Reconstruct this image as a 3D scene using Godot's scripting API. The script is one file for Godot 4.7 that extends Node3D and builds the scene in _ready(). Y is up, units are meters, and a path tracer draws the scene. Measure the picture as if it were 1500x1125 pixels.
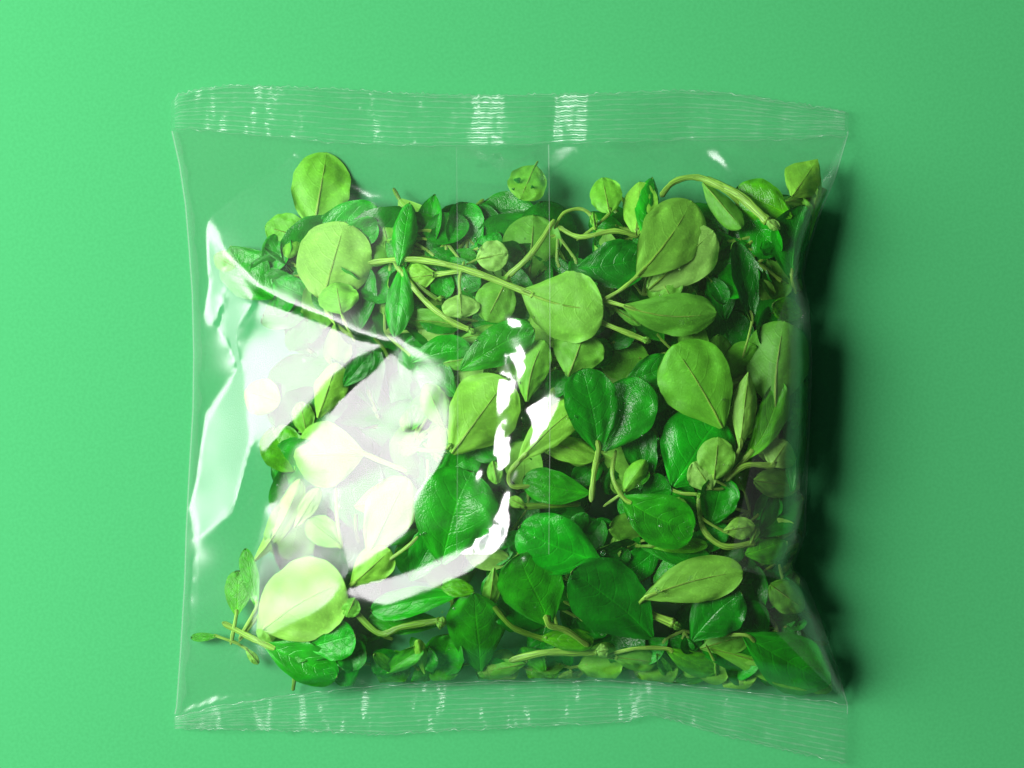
extends Node3D
# A clear bag of lamb's lettuce on green paper, seen from straight above.
# Plan coordinates: 1 unit = 0.22 mm, x to the right, y towards the viewer's bottom edge, h upwards.

const U := 0.00022
const CAM_H := 0.95
const CX := 750.0
const CY := 562.5
const KEY := Vector3(-0.85, 0.83, -0.20)      # softbox
const STRIP := Vector3(-1.06, 0.36, -0.12)    # low reflector beside it
const CELL := 4.0
const GW := 270
const GH := 262
const GX0 := 220.0
const GY0 := 110.0

var hgt := PackedFloat32Array()
var rng := RandomNumberGenerator.new()
var names := {}
var up_mats: Array[StandardMaterial3D] = []
var lo_mats: Array[StandardMaterial3D] = []
var stalk_mats: Array[StandardMaterial3D] = []
var rib_mat: StandardMaterial3D
var wob := FastNoiseLite.new()

# ---------------------------------------------------------------- helpers

func lin(r: float, g: float, b: float, a := 1.0) -> Color:
	var c := Color(r, g, b).linear_to_srgb()
	c.a = a
	return c

func numbered(called: String) -> String:
	var n: int = names.get(called, 0)
	names[called] = n + 1
	return called if n == 0 else "%s_%03d" % [called, n]

func world(x: float, y: float, h: float) -> Vector3:
	var k := U * (CAM_H - h * U) / CAM_H
	return Vector3((x - CX) * k, h * U, (y - CY) * k)

func thing(called: String, label: String, category: String, group := "") -> Node3D:
	var o := Node3D.new()
	o.name = numbered(called)
	add_child(o)
	o.set_meta("label", label)
	o.set_meta("category", category)
	if group != "":
		o.set_meta("group", group)
	return o

func put(called: String, m: Mesh, mats: Array, parent: Node3D) -> MeshInstance3D:
	var o := MeshInstance3D.new()
	o.name = called
	o.mesh = m
	for i in mats.size():
		m.surface_set_material(i, mats[i])
	parent.add_child(o, true)
	return o

func hf(x: float, y: float) -> float:      # height of the upper film
	var fx := clampf((x - GX0) / CELL, 0.0, GW - 1.001)
	var fy := clampf((y - GY0) / CELL, 0.0, GH - 1.001)
	var ix := int(fx)
	var iy := int(fy)
	fx -= ix
	fy -= iy
	var k := iy * GW + ix
	return lerpf(lerpf(hgt[k], hgt[k + 1], fx), lerpf(hgt[k + GW], hgt[k + GW + 1], fx), fy)

func hs(x: float, y: float) -> float:      # the same, smoothed over a leaf's stiffness
	return minf(hf(x, y), 0.2 * (hf(x, y) + hf(x - 14, y) + hf(x + 14, y) + hf(x, y - 14) + hf(x, y + 14)))

func table(pts: Array, t: float) -> float:
	if t <= pts[0][0]:
		return pts[0][1]
	for i in range(1, pts.size()):
		if t <= pts[i][0]:
			var a: Array = pts[i - 1]
			var b: Array = pts[i]
			return lerpf(a[1], b[1], (t - a[0]) / (b[0] - a[0]))
	return pts[-1][1]

# outline of the bag
const LEFT := [[187, 250], [240, 262], [300, 271], [360, 276], [430, 281], [520, 283], [600, 282], [700, 276], [780, 272], [850, 270], [950, 264], [1035, 258], [1052, 254]]
const RIGHT := [[195, 1243], [260, 1224], [310, 1203], [370, 1184], [405, 1177], [450, 1186], [530, 1190], [640, 1186], [720, 1182], [785, 1180], [830, 1162], [850, 1180], [900, 1200], [970, 1224], [1032, 1242]]
const FLAP := [[204, 1238], [300, 1196], [380, 1172], [430, 1152], [480, 1136], [600, 1116], [700, 1096], [790, 1076], [832, 1070], [850, 1150], [880, 1110], [930, 1140], [1026, 1236]]
const TOP := [[250, 187], [360, 196], [480, 208], [600, 213], [700, 213], [860, 208], [1000, 205], [1150, 204], [1243, 198]]
const BOTTOM := [[254, 1051], [330, 1032], [420, 1020], [500, 1010], [560, 1004], [700, 999], [880, 996], [960, 1001], [1080, 1012], [1150, 1020], [1242, 1032]]
const TOP_EDGE := [[250, 152], [262, 138], [300, 128], [340, 125], [450, 128], [600, 137], [700, 140], [870, 137], [1000, 132], [1080, 138], [1150, 150], [1220, 160], [1243, 165]]
const BOTTOM_EDGE := [[254, 1066], [300, 1068], [450, 1070], [560, 1076], [700, 1068], [860, 1060], [920, 1056], [950, 1046], [980, 1053], [1060, 1077], [1160, 1101], [1242, 1118]]

# ---------------------------------------------------------------- the film's shape

func pillow(x: float, y: float) -> float:
	var dl := x - table(LEFT, y)
	var dr := table(RIGHT, y) - x
	var dt := y - table(TOP, x)
	var db := table(BOTTOM, x) - y
	if dl <= 0.0 or dr <= 0.0 or dt <= 0.0 or db <= 0.0:
		return 0.0
	var a := table([[0, 0.0], [60, 0.05], [110, 0.17], [200, 0.48], [250, 0.64], [310, 0.80], [380, 0.90], [480, 1.0]], dl)
	var b := table([[0, 0.0], [5, 0.28], [14, 0.5], [34, 0.68], [90, 0.84], [190, 0.97], [240, 1.0]], dr)
	var c := table([[0, 0.0], [20, 0.17], [60, 0.46], [110, 0.70], [180, 0.9], [260, 1.0]], dt)
	var d := table([[0, 0.0], [12, 0.24], [45, 0.56], [90, 0.78], [150, 0.93], [230, 1.0]], db)
	return 160.0 * minf(a, minf(b, minf(c, d))) * (0.35 + 0.65 * pow(a * b * c * d / maxf(0.0001, minf(a, minf(b, minf(c, d)))), 0.6))

func relax(w: int, h: int, cell: float, rounds: int, src: PackedFloat32Array, base: PackedFloat32Array, gx: PackedFloat32Array, gy: PackedFloat32Array, wt: PackedFloat32Array, inside: PackedByteArray) -> PackedFloat32Array:
	var o := src
	for r in rounds:
		var over := 1.0 if r >= rounds - 3 else 1.82
		for y in range(1, h - 1):
			var k := y * w
			for x in range(1, w - 1):
				var i := k + x
				if inside[i] == 0:
					continue
				var we := wt[i]
				var ww := wt[i - 1]
				var ws := wt[i]
				var wn := wt[i - w]
				var lam := 0.012 if we < 1.5 else 0.0008
				var s := we * (o[i + 1] - gx[i] * cell) + ww * (o[i - 1] + gx[i - 1] * cell) + ws * (o[i + w] - gy[i] * cell) + wn * (o[i - w] + gy[i - w] * cell) + lam * base[i]
				o[i] += over * (s / (we + ww + ws + wn + lam) - o[i])
	return o

func tilt(x: float, y: float, lamp: Vector3) -> Vector2:
	# slope of the film at which it mirrors that lamp upwards
	var p := world(x, y, 90.0)
	var m := (lamp - p).normalized() + (Vector3(0, CAM_H, 0) - p).normalized()
	return Vector2(-m.x / m.y, -m.z / m.y)

func facets() -> Array:
	# stretched, flattened and creased areas of the film: outline, slope along x, slope along y, stiffness
	var L := 9.0      # the slope that mirrors the softbox
	var R := 8.0      # the slope that mirrors the low reflector
	return [
		[[[300, 240], [420, 222], [540, 290], [590, 400], [575, 500], [530, 490], [470, 462], [415, 442], [380, 420], [330, 370], [312, 310]], 0.2, 0.36, 4.0],
		[[[545, 292], [600, 280], [700, 320], [700, 470], [668, 525], [625, 520], [590, 500], [575, 490], [590, 400]], 0.1, 0.26, 4.0],
		[[[700, 300], [840, 330], [840, 455], [800, 490], [700, 470]], 0.06, 0.2, 3.0],
		[[[250, 200], [285, 300], [290, 350], [296, 400], [290, 440], [312, 478], [338, 505], [350, 545], [300, 608], [284, 655], [274, 740], [290, 785], [276, 900], [268, 1030], [250, 1030], [250, 850]], 0.04, 0.0, 8.0],
		[[[290, 790], [340, 765], [372, 722], [378, 800], [376, 860], [372, 915], [330, 970], [284, 970]], 0.14, -0.02, 7.0],
		[[[380, 436], [415, 452], [470, 470], [530, 498], [567, 506], [520, 526], [470, 566], [430, 616], [388, 668], [366, 622], [352, 582], [350, 548]], L, 0.02, 9.0],
		[[[547, 512], [520, 530], [472, 570], [432, 618], [390, 672], [372, 720], [400, 740], [432, 690], [455, 640], [492, 588], [530, 545]], 0.16, -0.2, 9.0],
		[[[546, 545], [574, 514], [600, 545], [614, 572], [612, 610], [600, 628], [655, 655], [640, 690], [615, 720], [598, 745], [602, 775], [560, 810], [512, 850], [500, 790], [486, 720], [470, 655], [495, 590]], L, 0.03, 9.0, 0.075],
		[[[430, 640], [468, 660], [488, 730], [506, 850], [480, 890], [400, 930], [374, 912], [380, 860], [400, 790], [410, 710]], L, 0.0, 7.0, 0.13],
		[[[512, 860], [535, 880], [565, 889], [630, 868], [690, 838], [745, 800], [735, 786], [690, 800], [640, 822], [570, 846]], L, 0.0, 12.0],
		[[[500, 850], [570, 840], [640, 816], [690, 796], [680, 770], [600, 790], [540, 830]], 0.1, -0.35, 6.0],
		[[[292, 440], [312, 404], [330, 392], [332, 420], [318, 470], [310, 476]], R, 0.05, 9.0],
		[[[335, 395], [350, 420], [372, 446], [350, 480], [338, 502], [322, 480], [328, 450]], R, -0.05, 9.0],
		[[[378, 440], [345, 500], [352, 545], [375, 480]], 0.1, 0.1, 6.0],
		[[[352, 545], [366, 622], [370, 640], [340, 760], [292, 790], [276, 740], [284, 655], [300, 610]], R, 0.0, 7.0],
		[[[288, 310], [300, 330], [320, 372], [322, 402], [304, 402], [296, 350]], R, 0.0, 9.0],
		[[[393, 203], [405, 204], [442, 226], [382, 228]], L, 0.0, 16.0],
		[[[808, 252], [802, 235], [815, 213], [860, 207], [855, 217], [830, 236], [812, 252]], L, 0.0, 16.0],
		[[[783, 222], [806, 252], [801, 234]], L, 0.05, 16.0],
		[[[1035, 213], [1052, 211], [1078, 255], [1066, 257], [1042, 236], [1030, 233]], L, 0.0, 16.0],
		[[[1240, 200], [1202, 254], [1206, 238], [1224, 214]], L, 0.05, 16.0],
		[[[735, 520], [758, 520], [770, 540], [758, 556], [738, 548]], L, 0.1, 16.0, 0.0, 1],
		[[[727, 560], [757, 556], [756, 580], [738, 610], [736, 655], [752, 680], [738, 686], [722, 664], [726, 610]], L, 0.0, 16.0, 0.0, 1],
		[[[765, 600], [790, 586], [825, 583], [815, 610], [790, 645], [770, 655], [786, 622]], L, 0.02, 16.0],
		[[[735, 706], [742, 740], [748, 770], [742, 796], [728, 780], [734, 745]], L, 0.0, 16.0, 0.0, 1],
		[[[738, 466], [765, 464], [766, 476], [748, 482]], L, 0.0, 16.0],
		[[[258, 1046], [330, 1028], [430, 1014], [500, 1006], [500, 1000], [420, 1008], [330, 1020], [262, 1036]], L, 0.0, 16.0],
		[[[690, 790], [735, 775], [742, 792], [700, 806]], L, 0.0, 16.0, 0.0, 1],
		[[[1000, 905], [1040, 925], [960, 950], [880, 945], [900, 935]], 0.1, -0.7, 6.0],
	]

func blurred(f: PackedFloat32Array, w: int, h: int) -> PackedFloat32Array:
	var o := f.duplicate()
	for y in range(1, h - 1):
		for x in range(1, w - 1):
			var i := y * w + x
			o[i] = (f[i] * 4.0 + 2.0 * (f[i - 1] + f[i + 1] + f[i - w] + f[i + w]) + f[i - w - 1] + f[i - w + 1] + f[i + w - 1] + f[i + w + 1]) / 16.0
	return o

func build_height() -> void:
	var n := FastNoiseLite.new()
	n.seed = 11
	n.frequency = 0.011
	n.fractal_octaves = 3
	var crease := FastNoiseLite.new()
	crease.seed = 5
	crease.noise_type = FastNoiseLite.TYPE_CELLULAR
	crease.cellular_return_type = FastNoiseLite.RETURN_CELL_VALUE
	crease.frequency = 0.02
	crease.domain_warp_enabled = true
	crease.domain_warp_amplitude = 14.0
	crease.domain_warp_frequency = 0.015
	var glints := RandomNumberGenerator.new()
	glints.seed = 77
	var more := []
	for k in 80:
		var x := glints.randf_range(300, 1200)
		var y := 0.0
		if k < 22:
			y = table(TOP, x) + glints.randf_range(4, 40)
		elif k < 56:
			y = table(BOTTOM, x) - glints.randf_range(2, 26)
		elif k < 80:
			x = glints.randf_range(690, 780)
			y = glints.randf_range(480, 830)
		else:
			y = glints.randf_range(260, 940)
		var a := glints.randf() * TAU
		var len := glints.randf_range(5, 13)
		var d := Vector2(cos(a), sin(a)) * len
		var e := Vector2(-d.y, d.x) * glints.randf_range(0.2, 0.5)
		more.append([[[x - d.x, y - d.y], [x + e.x, y + e.y], [x + d.x, y + d.y], [x - e.x, y - e.y]], 9.0, 0.0, 16.0, glints.randf_range(-0.06, 0.12)])
	var h: PackedFloat32Array
	var step := 4
	var pw := 0
	var ph := 0
	var plist := facets() + more
	while step >= 1:
		var w := GW / step + 1 if step > 1 else GW
		var hh := GH / step + 1 if step > 1 else GH
		var cell := CELL * step
		var base := PackedFloat32Array()
		var gx := PackedFloat32Array()
		var gy := PackedFloat32Array()
		var wt := PackedFloat32Array()
		var ins := PackedByteArray()
		for a in [base, gx, gy, wt]:
			a.resize(w * hh)
		ins.resize(w * hh)
		base.resize(w * hh); gx.resize(w * hh); gy.resize(w * hh); wt.resize(w * hh)
		for y in hh:
			for x in w:
				var px := GX0 + x * cell
				var py := GY0 + y * cell
				var v := pillow(px, py)
				base[y * w + x] = v
				ins[y * w + x] = 1
				wt[y * w + x] = 1.0 if v > 0.0 else 0.03
		for y in hh - 1:
			for x in w - 1:
				var i := y * w + x
				var px := GX0 + x * cell
				var py := GY0 + y * cell
				gx[i] = (base[i + 1] - base[i]) / cell
				gy[i] = (base[i + w] - base[i]) / cell
				if base[i] > 0.0:
					gx[i] += n.get_noise_2d(px, py) * 0.2 + crease.get_noise_2d(px, py) * 0.035
					gy[i] += n.get_noise_2d(px + 700, py) * 0.26 + crease.get_noise_2d(px + 900, py) * 0.05
		for turn in 2:
			for f in plist:
				if (f[3] > 13.0) != (turn == 1):
					continue
				var poly := PackedVector2Array()
				var box := Rect2(f[0][0][0], f[0][0][1], 0, 0)
				for p in f[0]:
					poly.append(Vector2(p[0], p[1]))
					box = box.expand(Vector2(p[0], p[1]))
				var rough := 0.05 if f[1] < 8.5 or f[3] > 11.0 else 0.11
				for y in range(maxi(1, int((box.position.y - GY0) / cell)), mini(hh - 1, int((box.end.y - GY0) / cell) + 2)):
					for x in range(maxi(1, int((box.position.x - GX0) / cell)), mini(w - 1, int((box.end.x - GX0) / cell) + 2)):
						var px := GX0 + (x + 0.5) * cell
						var py := GY0 + (y + 0.5) * cell
						if Geometry2D.is_point_in_polygon(Vector2(px, py), poly):
							var i := y * w + x
							var g := Vector2(f[1], f[2])
							if f[1] > 8.5:
								g = tilt(px, py, KEY) + Vector2(f[4] if f.size() > 4 else 0.0, f[2])
							elif f[1] > 7.5:
								g = tilt(px, py, STRIP) + Vector2(f[4] if f.size() > 4 else 0.0, f[2])
							if f.size() > 5:
								g.x += n.get_noise_2d(px * 14.0, py * 1.2) * 1.2
							gx[i] = g.x + n.get_noise_2d(px * 1.6, py * 1.6) * rough
							gy[i] = g.y + n.get_noise_2d(px * 1.6 + 300, py * 1.6) * rough
							wt[i] = f[3] if turn == 0 else 34.0
			if turn == 0 and step == 1:
				for again in 2:
					gx = blurred(gx, w, hh)
					gy = blurred(gy, w, hh)
		if step == 1:
			gx = blurred(gx, w, hh)
			gy = blurred(gy, w, hh)
		var cur := base
		if pw > 0:
			cur = PackedFloat32Array()
			cur.resize(w * hh)
			for y in hh:
				for x in w:
					var fx := minf(x * 0.5, pw - 1.001)
					var fy := minf(y * 0.5, ph - 1.001)
					var ix := int(fx)
					var iy := int(fy)
					var k := iy * pw + ix
					cur[y * w + x] = lerpf(lerpf(h[k], h[k + 1], fx - ix), lerpf(h[k + pw], h[k + pw + 1], fx - ix), fy - iy) if ins[y * w + x] == 1 else 0.0
		h = relax(w, hh, cell, 220 if step == 4 else 120 if step == 2 else 60, cur, base, gx, gy, wt, ins)
		pw = w
		ph = hh
		step /= 2
	hgt = h
	for i in hgt.size():
		hgt[i] = maxf(hgt[i], 0.0) + 7.0

# ---------------------------------------------------------------- meshes

func grid_mesh(nu: int, nv: int, at: Callable, m: ArrayMesh = null) -> ArrayMesh:
	# at(u, v) -> point in the world; a smooth sheet of nu x nv cells
	var p := PackedVector3Array()
	var nn := PackedVector3Array()
	var uv := PackedVector2Array()
	var ix := PackedInt32Array()
	for j in nv + 1:
		for i in nu + 1:
			p.append(at.call(float(i) / nu, float(j) / nv))
			uv.append(Vector2(float(i) / nu, float(j) / nv))
	var w := nu + 1
	for j in nv + 1:
		for i in w:
			var a := p[j * w + mini(i + 1, nu)] - p[j * w + maxi(i - 1, 0)]
			var b := p[mini(j + 1, nv) * w + i] - p[maxi(j - 1, 0) * w + i]
			nn.append(b.cross(a).normalized())
	for j in nv:
		for i in nu:
			var k := j * w + i
			ix.append_array([k, k + 1, k + w, k + 1, k + w + 1, k + w])
	var arr := []
	arr.resize(Mesh.ARRAY_MAX)
	arr[Mesh.ARRAY_VERTEX] = p
	arr[Mesh.ARRAY_NORMAL] = nn
	arr[Mesh.ARRAY_TEX_UV] = uv
	arr[Mesh.ARRAY_INDEX] = ix
	if m == null:
		m = ArrayMesh.new()
	m.add_surface_from_arrays(Mesh.PRIMITIVE_TRIANGLES, arr)
	return m

func smooth_path(pts: PackedVector3Array, per: int) -> PackedVector3Array:
	var o := PackedVector3Array()
	for i in pts.size() - 1:
		var a := pts[maxi(i - 1, 0)]
		var d := pts[mini(i + 2, pts.size() - 1)]
		for k in per:
			o.append(pts[i].cubic_interpolate(pts[i + 1], a, d, float(k) / per))
	o.append(pts[-1])
	return o

func tube(pts: PackedVector3Array, r0: float, r1: float, flat := 0.75, sides := 8, groove := 0.0, press := true) -> ArrayMesh:
	# pts in plan units (x, h, y); a tapered, slightly flattened tube with rounded ends
	var n := pts.size()
	var p := PackedVector3Array()
	var nn := PackedVector3Array()
	var uv := PackedVector2Array()
	var ix := PackedInt32Array()
	var run := 0.0
	for i in n:
		var t := (pts[mini(i + 1, n - 1)] - pts[maxi(i - 1, 0)]).normalized()
		var s := t.cross(Vector3.UP)
		s = s.normalized() if s.length() > 0.01 else Vector3.RIGHT
		var up := s.cross(t)
		var q := float(i) / (n - 1)
		var r := lerpf(r0, r1, q) * (1.0 + 0.10 * sin(i * 1.1 + pts[0].x) + 0.06 * sin(i * 2.9 + pts[0].z))
		if i == 0:
			r *= 0.5
		elif i == n - 1:
			r *= 0.8
		if i > 0:
			run += pts[i].distance_to(pts[i - 1])
		for k in sides + 1:
			var a := TAU * k / sides
			var rr := r * (1.0 - groove * exp(-pow((wrapf(a - PI / 2, -PI, PI)) * 1.8, 2.0)))
			var v := pts[i] + s * cos(a) * rr + up * sin(a) * rr * flat
			if press:
				v = confined(v)
				v.y = clampf(v.y, 4.0, maxf(5.0, hs(v.x, v.z) - 2.0))
			p.append(world(v.x, v.z, v.y))
			nn.append((s * cos(a) + up * sin(a) / flat).normalized())
			uv.append(Vector2(float(k) / sides, run / 60.0))
	var w := sides + 1
	for i in n - 1:
		for k in sides:
			var c := i * w + k
			ix.append_array([c, c + 1, c + w, c + 1, c + w + 1, c + w])
	for e in [0, n - 1]:      # caps
		var c := p.size()
		var t := (pts[mini(e + 1, n - 1)] - pts[maxi(e - 1, 0)]).normalized() * (-1.0 if e == 0 else 1.0)
		var v: Vector3 = pts[e] + t * (r0 if e == 0 else r1) * 0.35
		if press:
			v.y = clampf(v.y, 4.0, maxf(5.0, hs(v.x, v.z) - 2.0))
		p.append(world(v.x, v.z, v.y))
		nn.append(t)
		uv.append(Vector2(0.5, 0))
		for k in sides:
			if e == 0:
				ix.append_array([c, e * w + k + 1, e * w + k, ])
			else:
				ix.append_array([c, e * w + k, e * w + k + 1])
	var arr := []
	arr.resize(Mesh.ARRAY_MAX)
	arr[Mesh.ARRAY_VERTEX] = p
	arr[Mesh.ARRAY_NORMAL] = nn
	arr[Mesh.ARRAY_TEX_UV] = uv
	arr[Mesh.ARRAY_INDEX] = ix
	var m := ArrayMesh.new()
	m.add_surface_from_arrays(Mesh.PRIMITIVE_TRIANGLES, arr)
	return m

func outline(t: float, round: float) -> float:
	# half width of a spoon-shaped blade at t (0 base .. 1 tip); round 0 = long spoon, 1 = round seed leaf, 2 = pointed
	var m := 0.60
	if round > 0.5 and round < 1.5:
		m = 0.52
	if t < m:
		return 0.09 + 0.91 * pow(sin(PI * 0.5 * t / m), 0.62 if round > 0.5 and round < 1.5 else 0.98)
	var q := (t - m) / (1.0 - m)
	if round >= 1.5:
		return pow(1.0 - pow(q, 1.7), 0.85)
	return sqrt(maxf(0.0, 1.0 - pow(q, 2.3)))

# centre line, frame and section of one blade; fills a mesh with two surfaces (upper skin, lower skin)
func blade_mesh(b: Vector3, t: Vector3, wide: float, face: int, roll: float, cup: float, bend: float, arch: float, round: float, sd: float, mid: PackedVector3Array, deep: bool) -> ArrayMesh:
	var nl := 14 if deep else 22
	var nw := 8 if deep else 14
	var axis := t - b
	var flat_side := Vector3(axis.z, 0, -axis.x).normalized() * -1.0
	var ctl := (b + t) * 0.5 + flat_side * bend * 2.0 + Vector3.UP * arch * 2.0
	var ang := deg_to_rad(roll) + (PI if face < 0 else 0.0)
	var thick := 1.2
	var twist := 0.2 * sin(sd * 12.9)
	var tip := 0.2 * sin(sd * 7.3)
	var crease := (0.16 * sin(sd * 5.1) + 0.1) * (0.3 if round > 0.1 and round < 1.5 else 1.0)
	var pts := PackedVector3Array()
	for i in nl + 1:
		var q := sin(PI * 0.5 * float(i) / nl)
		q = lerpf(float(i) / nl, q, 0.75)
		var c := b.lerp(ctl, q).lerp(ctl.lerp(t, q), q)
		var tan := (ctl.lerp(t, q) - b.lerp(ctl, q)).normalized()
		var s0 := tan.cross(Vector3.UP).normalized()
		var n0 := s0.cross(tan)
		var an := ang + twist * (q - 0.4)
		var s := s0 * cos(an) + n0 * sin(an)
		var nrm := s.cross(tan)
		var hw := wide * 0.5 * outline(q, round)
		var ph := cup * (0.6 + 0.4 * q)
		for j in nw + 1:
			var e := 2.0 * j / nw - 1.0
			e = sin(e * PI * 0.5) * 0.5 + e * 0.5
			var xx := e
			var yy := 0.0
			if absf(ph) > 0.02:
				xx = sin(ph * e) / ph
				yy = (1.0 - cos(ph * e)) / ph
			var wv := wob.get_noise_3d(q * 90.0 + sd * 57.0, e * 60.0, sd * 131.0)
			var wv2 := wob.get_noise_3d(q * 210.0, e * 170.0 + sd * 91.0, sd * 17.0)
			var v := c + s * hw * (xx + 0.07 * wv2 * absf(e)) + nrm * (hw * yy + hw * crease * absf(e) + wide * 0.5 * tip * pow(maxf(0.0, q - 0.6) / 0.4, 2.0) * 0.6 + hw * 0.22 * wv * (0.25 + e * e) + 1.5 * wv2 - 1.3 * exp(-e * e * 40.0))
			v = confined(v)
			v.y = clampf(v.y, 4.0, maxf(5.5, hs(v.x, v.z) - 3.5))
			pts.append(v)
		mid.append(pts[pts.size() - 1 - nw / 2])
	var w := nw + 1
	var up_p := PackedVector3Array()
	var lo_p := PackedVector3Array()
	var up_n := PackedVector3Array()
	var lo_n := PackedVector3Array()
	var uv := PackedVector2Array()
	for i in nl + 1:
		for j in w:
			var dt := pts[mini(i + 1, nl) * w + j] - pts[maxi(i - 1, 0) * w + j]
			var ds := pts[i * w + mini(j + 1, nw)] - pts[i * w + maxi(j - 1, 0)]
			var nv := ds.cross(dt).normalized()
			var e := 2.0 * j / nw - 1.0
			var v := pts[i * w + j]
			var l := v - nv * thick * (1.0 - pow(absf(e), 6.0))
			l.y = maxf(l.y, 2.5)
			up_p.append(world(v.x, v.z, v.y))
			lo_p.append(world(l.x, l.z, l.y))
			up_n.append(nv)
			lo_n.append(-nv)
			uv.append(Vector2(float(j) / nw, float(i) / nl))
	var ia := PackedInt32Array()
	var ib := PackedInt32Array()
	for i in nl:
		for j in nw:
			var k := i * w + j
			ia.append_array([k, k + w, k + 1, k + 1, k + w, k + w + 1])
			ib.append_array([k, k + 1, k + w, k + 1, k + w + 1, k + w])
	var m := ArrayMesh.new()
	for side in 2:
		var arr := []
		arr.resize(Mesh.ARRAY_MAX)
		arr[Mesh.ARRAY_VERTEX] = up_p if side == 0 else lo_p
		arr[Mesh.ARRAY_NORMAL] = up_n if side == 0 else lo_n
		arr[Mesh.ARRAY_TEX_UV] = uv
		arr[Mesh.ARRAY_INDEX] = ia if side == 0 else ib
		m.add_surface_from_arrays(Mesh.PRIMITIVE_TRIANGLES, arr)
	return m

# ---------------------------------------------------------------- materials

func vein_field(w: int, h: int) -> PackedFloat32Array:
	var f := PackedFloat32Array()
	f.resize(w * h)
	var stamp := func(u: float, v: float, r: float, s: float):
		var cx := u * w
		var cy := v * h
		for y in range(maxi(0, int(cy - 2.5 * r)), mini(h, int(cy + 2.5 * r) + 1)):
			for x in range(maxi(0, int(cx - 2.5 * r)), mini(w, int(cx + 2.5 * r) + 1)):
				var d := (Vector2(x, y) - Vector2(cx, cy)).length_squared() / (r * r)
				var q := s * exp(-d)
				if q > f[y * w + x]:
					f[y * w + x] = q
	for i in 300:
		var q := i / 300.0
		stamp.call(0.5 + 0.006 * sin(q * 9.0), q * 0.97, lerpf(4.5, 1.3, q), lerpf(1.0, 0.6, q))
	var r := RandomNumberGenerator.new()
	r.seed = 3
	for k in 6:
		for sd in [-1.0, 1.0]:
			var v0: float = 0.08 + k * 0.135 + r.randf() * 0.05
			var reach: float = 0.40 - 0.03 * k + r.randf() * 0.05
			for i in 110:
				var q := i / 110.0
				var u: float = 0.5 + sd * reach * pow(q, 0.85)
				var v: float = v0 + 0.20 * q + 0.10 * q * q * q + 0.008 * sin(q * 11.0 + k)
				if v < 0.98:
					stamp.call(u, v, lerpf(2.2, 1.0, q), lerpf(0.75, 0.3, q))
			for b in 3:
				var qb: float = 0.3 + 0.22 * b + r.randf() * 0.08
				var dv: float = -0.09 if b % 2 == 0 else 0.11
				for i in 40:
					var q := i / 40.0
					var u: float = 0.5 + sd * (reach * pow(qb, 0.85) + 0.10 * q)
					var v: float = v0 + 0.20 * qb + 0.10 * qb * qb * qb + dv * q * (0.4 + 0.6 * q)
					if v < 0.98 and v > 0.0:
						stamp.call(u, v, 1.0, lerpf(0.42, 0.16, q))
	return f

func leaf_images() -> Array:
	var w := 256
	var h := 384
	var f := vein_field(w, h)
	var cel := FastNoiseLite.new()
	cel.noise_type = FastNoiseLite.TYPE_CELLULAR
	cel.cellular_return_type = FastNoiseLite.RETURN_DISTANCE2_SUB
	cel.frequency = 0.05
	cel.seed = 8
	var blot := FastNoiseLite.new()
	blot.frequency = 0.014
	blot.fractal_octaves = 4
	blot.seed = 21
	var pit := FastNoiseLite.new()
	pit.frequency = 0.11
	pit.fractal_octaves = 2
	var up := Image.create(w, h, false, Image.FORMAT_RGB8)
	var lo := Image.create(w, h, false, Image.FORMAT_RGB8)
	var bp := Image.create(w, h, false, Image.FORMAT_RGB8)
	for y in h:
		for x in w:
			var v := f[y * w + x]
			var c := clampf(1.0 - cel.get_noise_2d(x, y * 1.3) * 3.0 - 2.2, 0.0, 1.0)
			var b := blot.get_noise_2d(x, y * 0.8)
			var base := clampf(1.0 - y / 90.0, 0.0, 1.0)
			var net := maxf(v, c * 0.16)
			var k := clampf(net * 0.6 + base * 0.3, 0.0, 1.0)
			var t := 1.0 + 0.2 * b
			up.set_pixel(x, y, Color(lerpf(0.48, 0.86, k) * t, lerpf(0.72, 0.96, k) * t, lerpf(0.42, 0.54, k) * t))
			var k2 := clampf(v * 0.4 + base * 0.5, 0.0, 1.0)
			var dim := 1.0 - 0.07 * c
			var t2 := (1.0 + 0.10 * b) * dim
			lo.set_pixel(x, y, Color(lerpf(0.88, 0.98, k2) * t2, lerpf(0.93, 0.98, k2) * t2, lerpf(0.86, 0.98, k2) * t2))
			var hh := clampf(0.5 - 0.36 * v + 0.12 * b - 0.10 * c + 0.10 * pit.get_noise_2d(x, y), 0.0, 1.0)
			bp.set_pixel(x, y, Color(hh, hh, hh))
	return [ImageTexture.create_from_image(up), ImageTexture.create_from_image(lo), ImageTexture.create_from_image(bp)]

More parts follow.
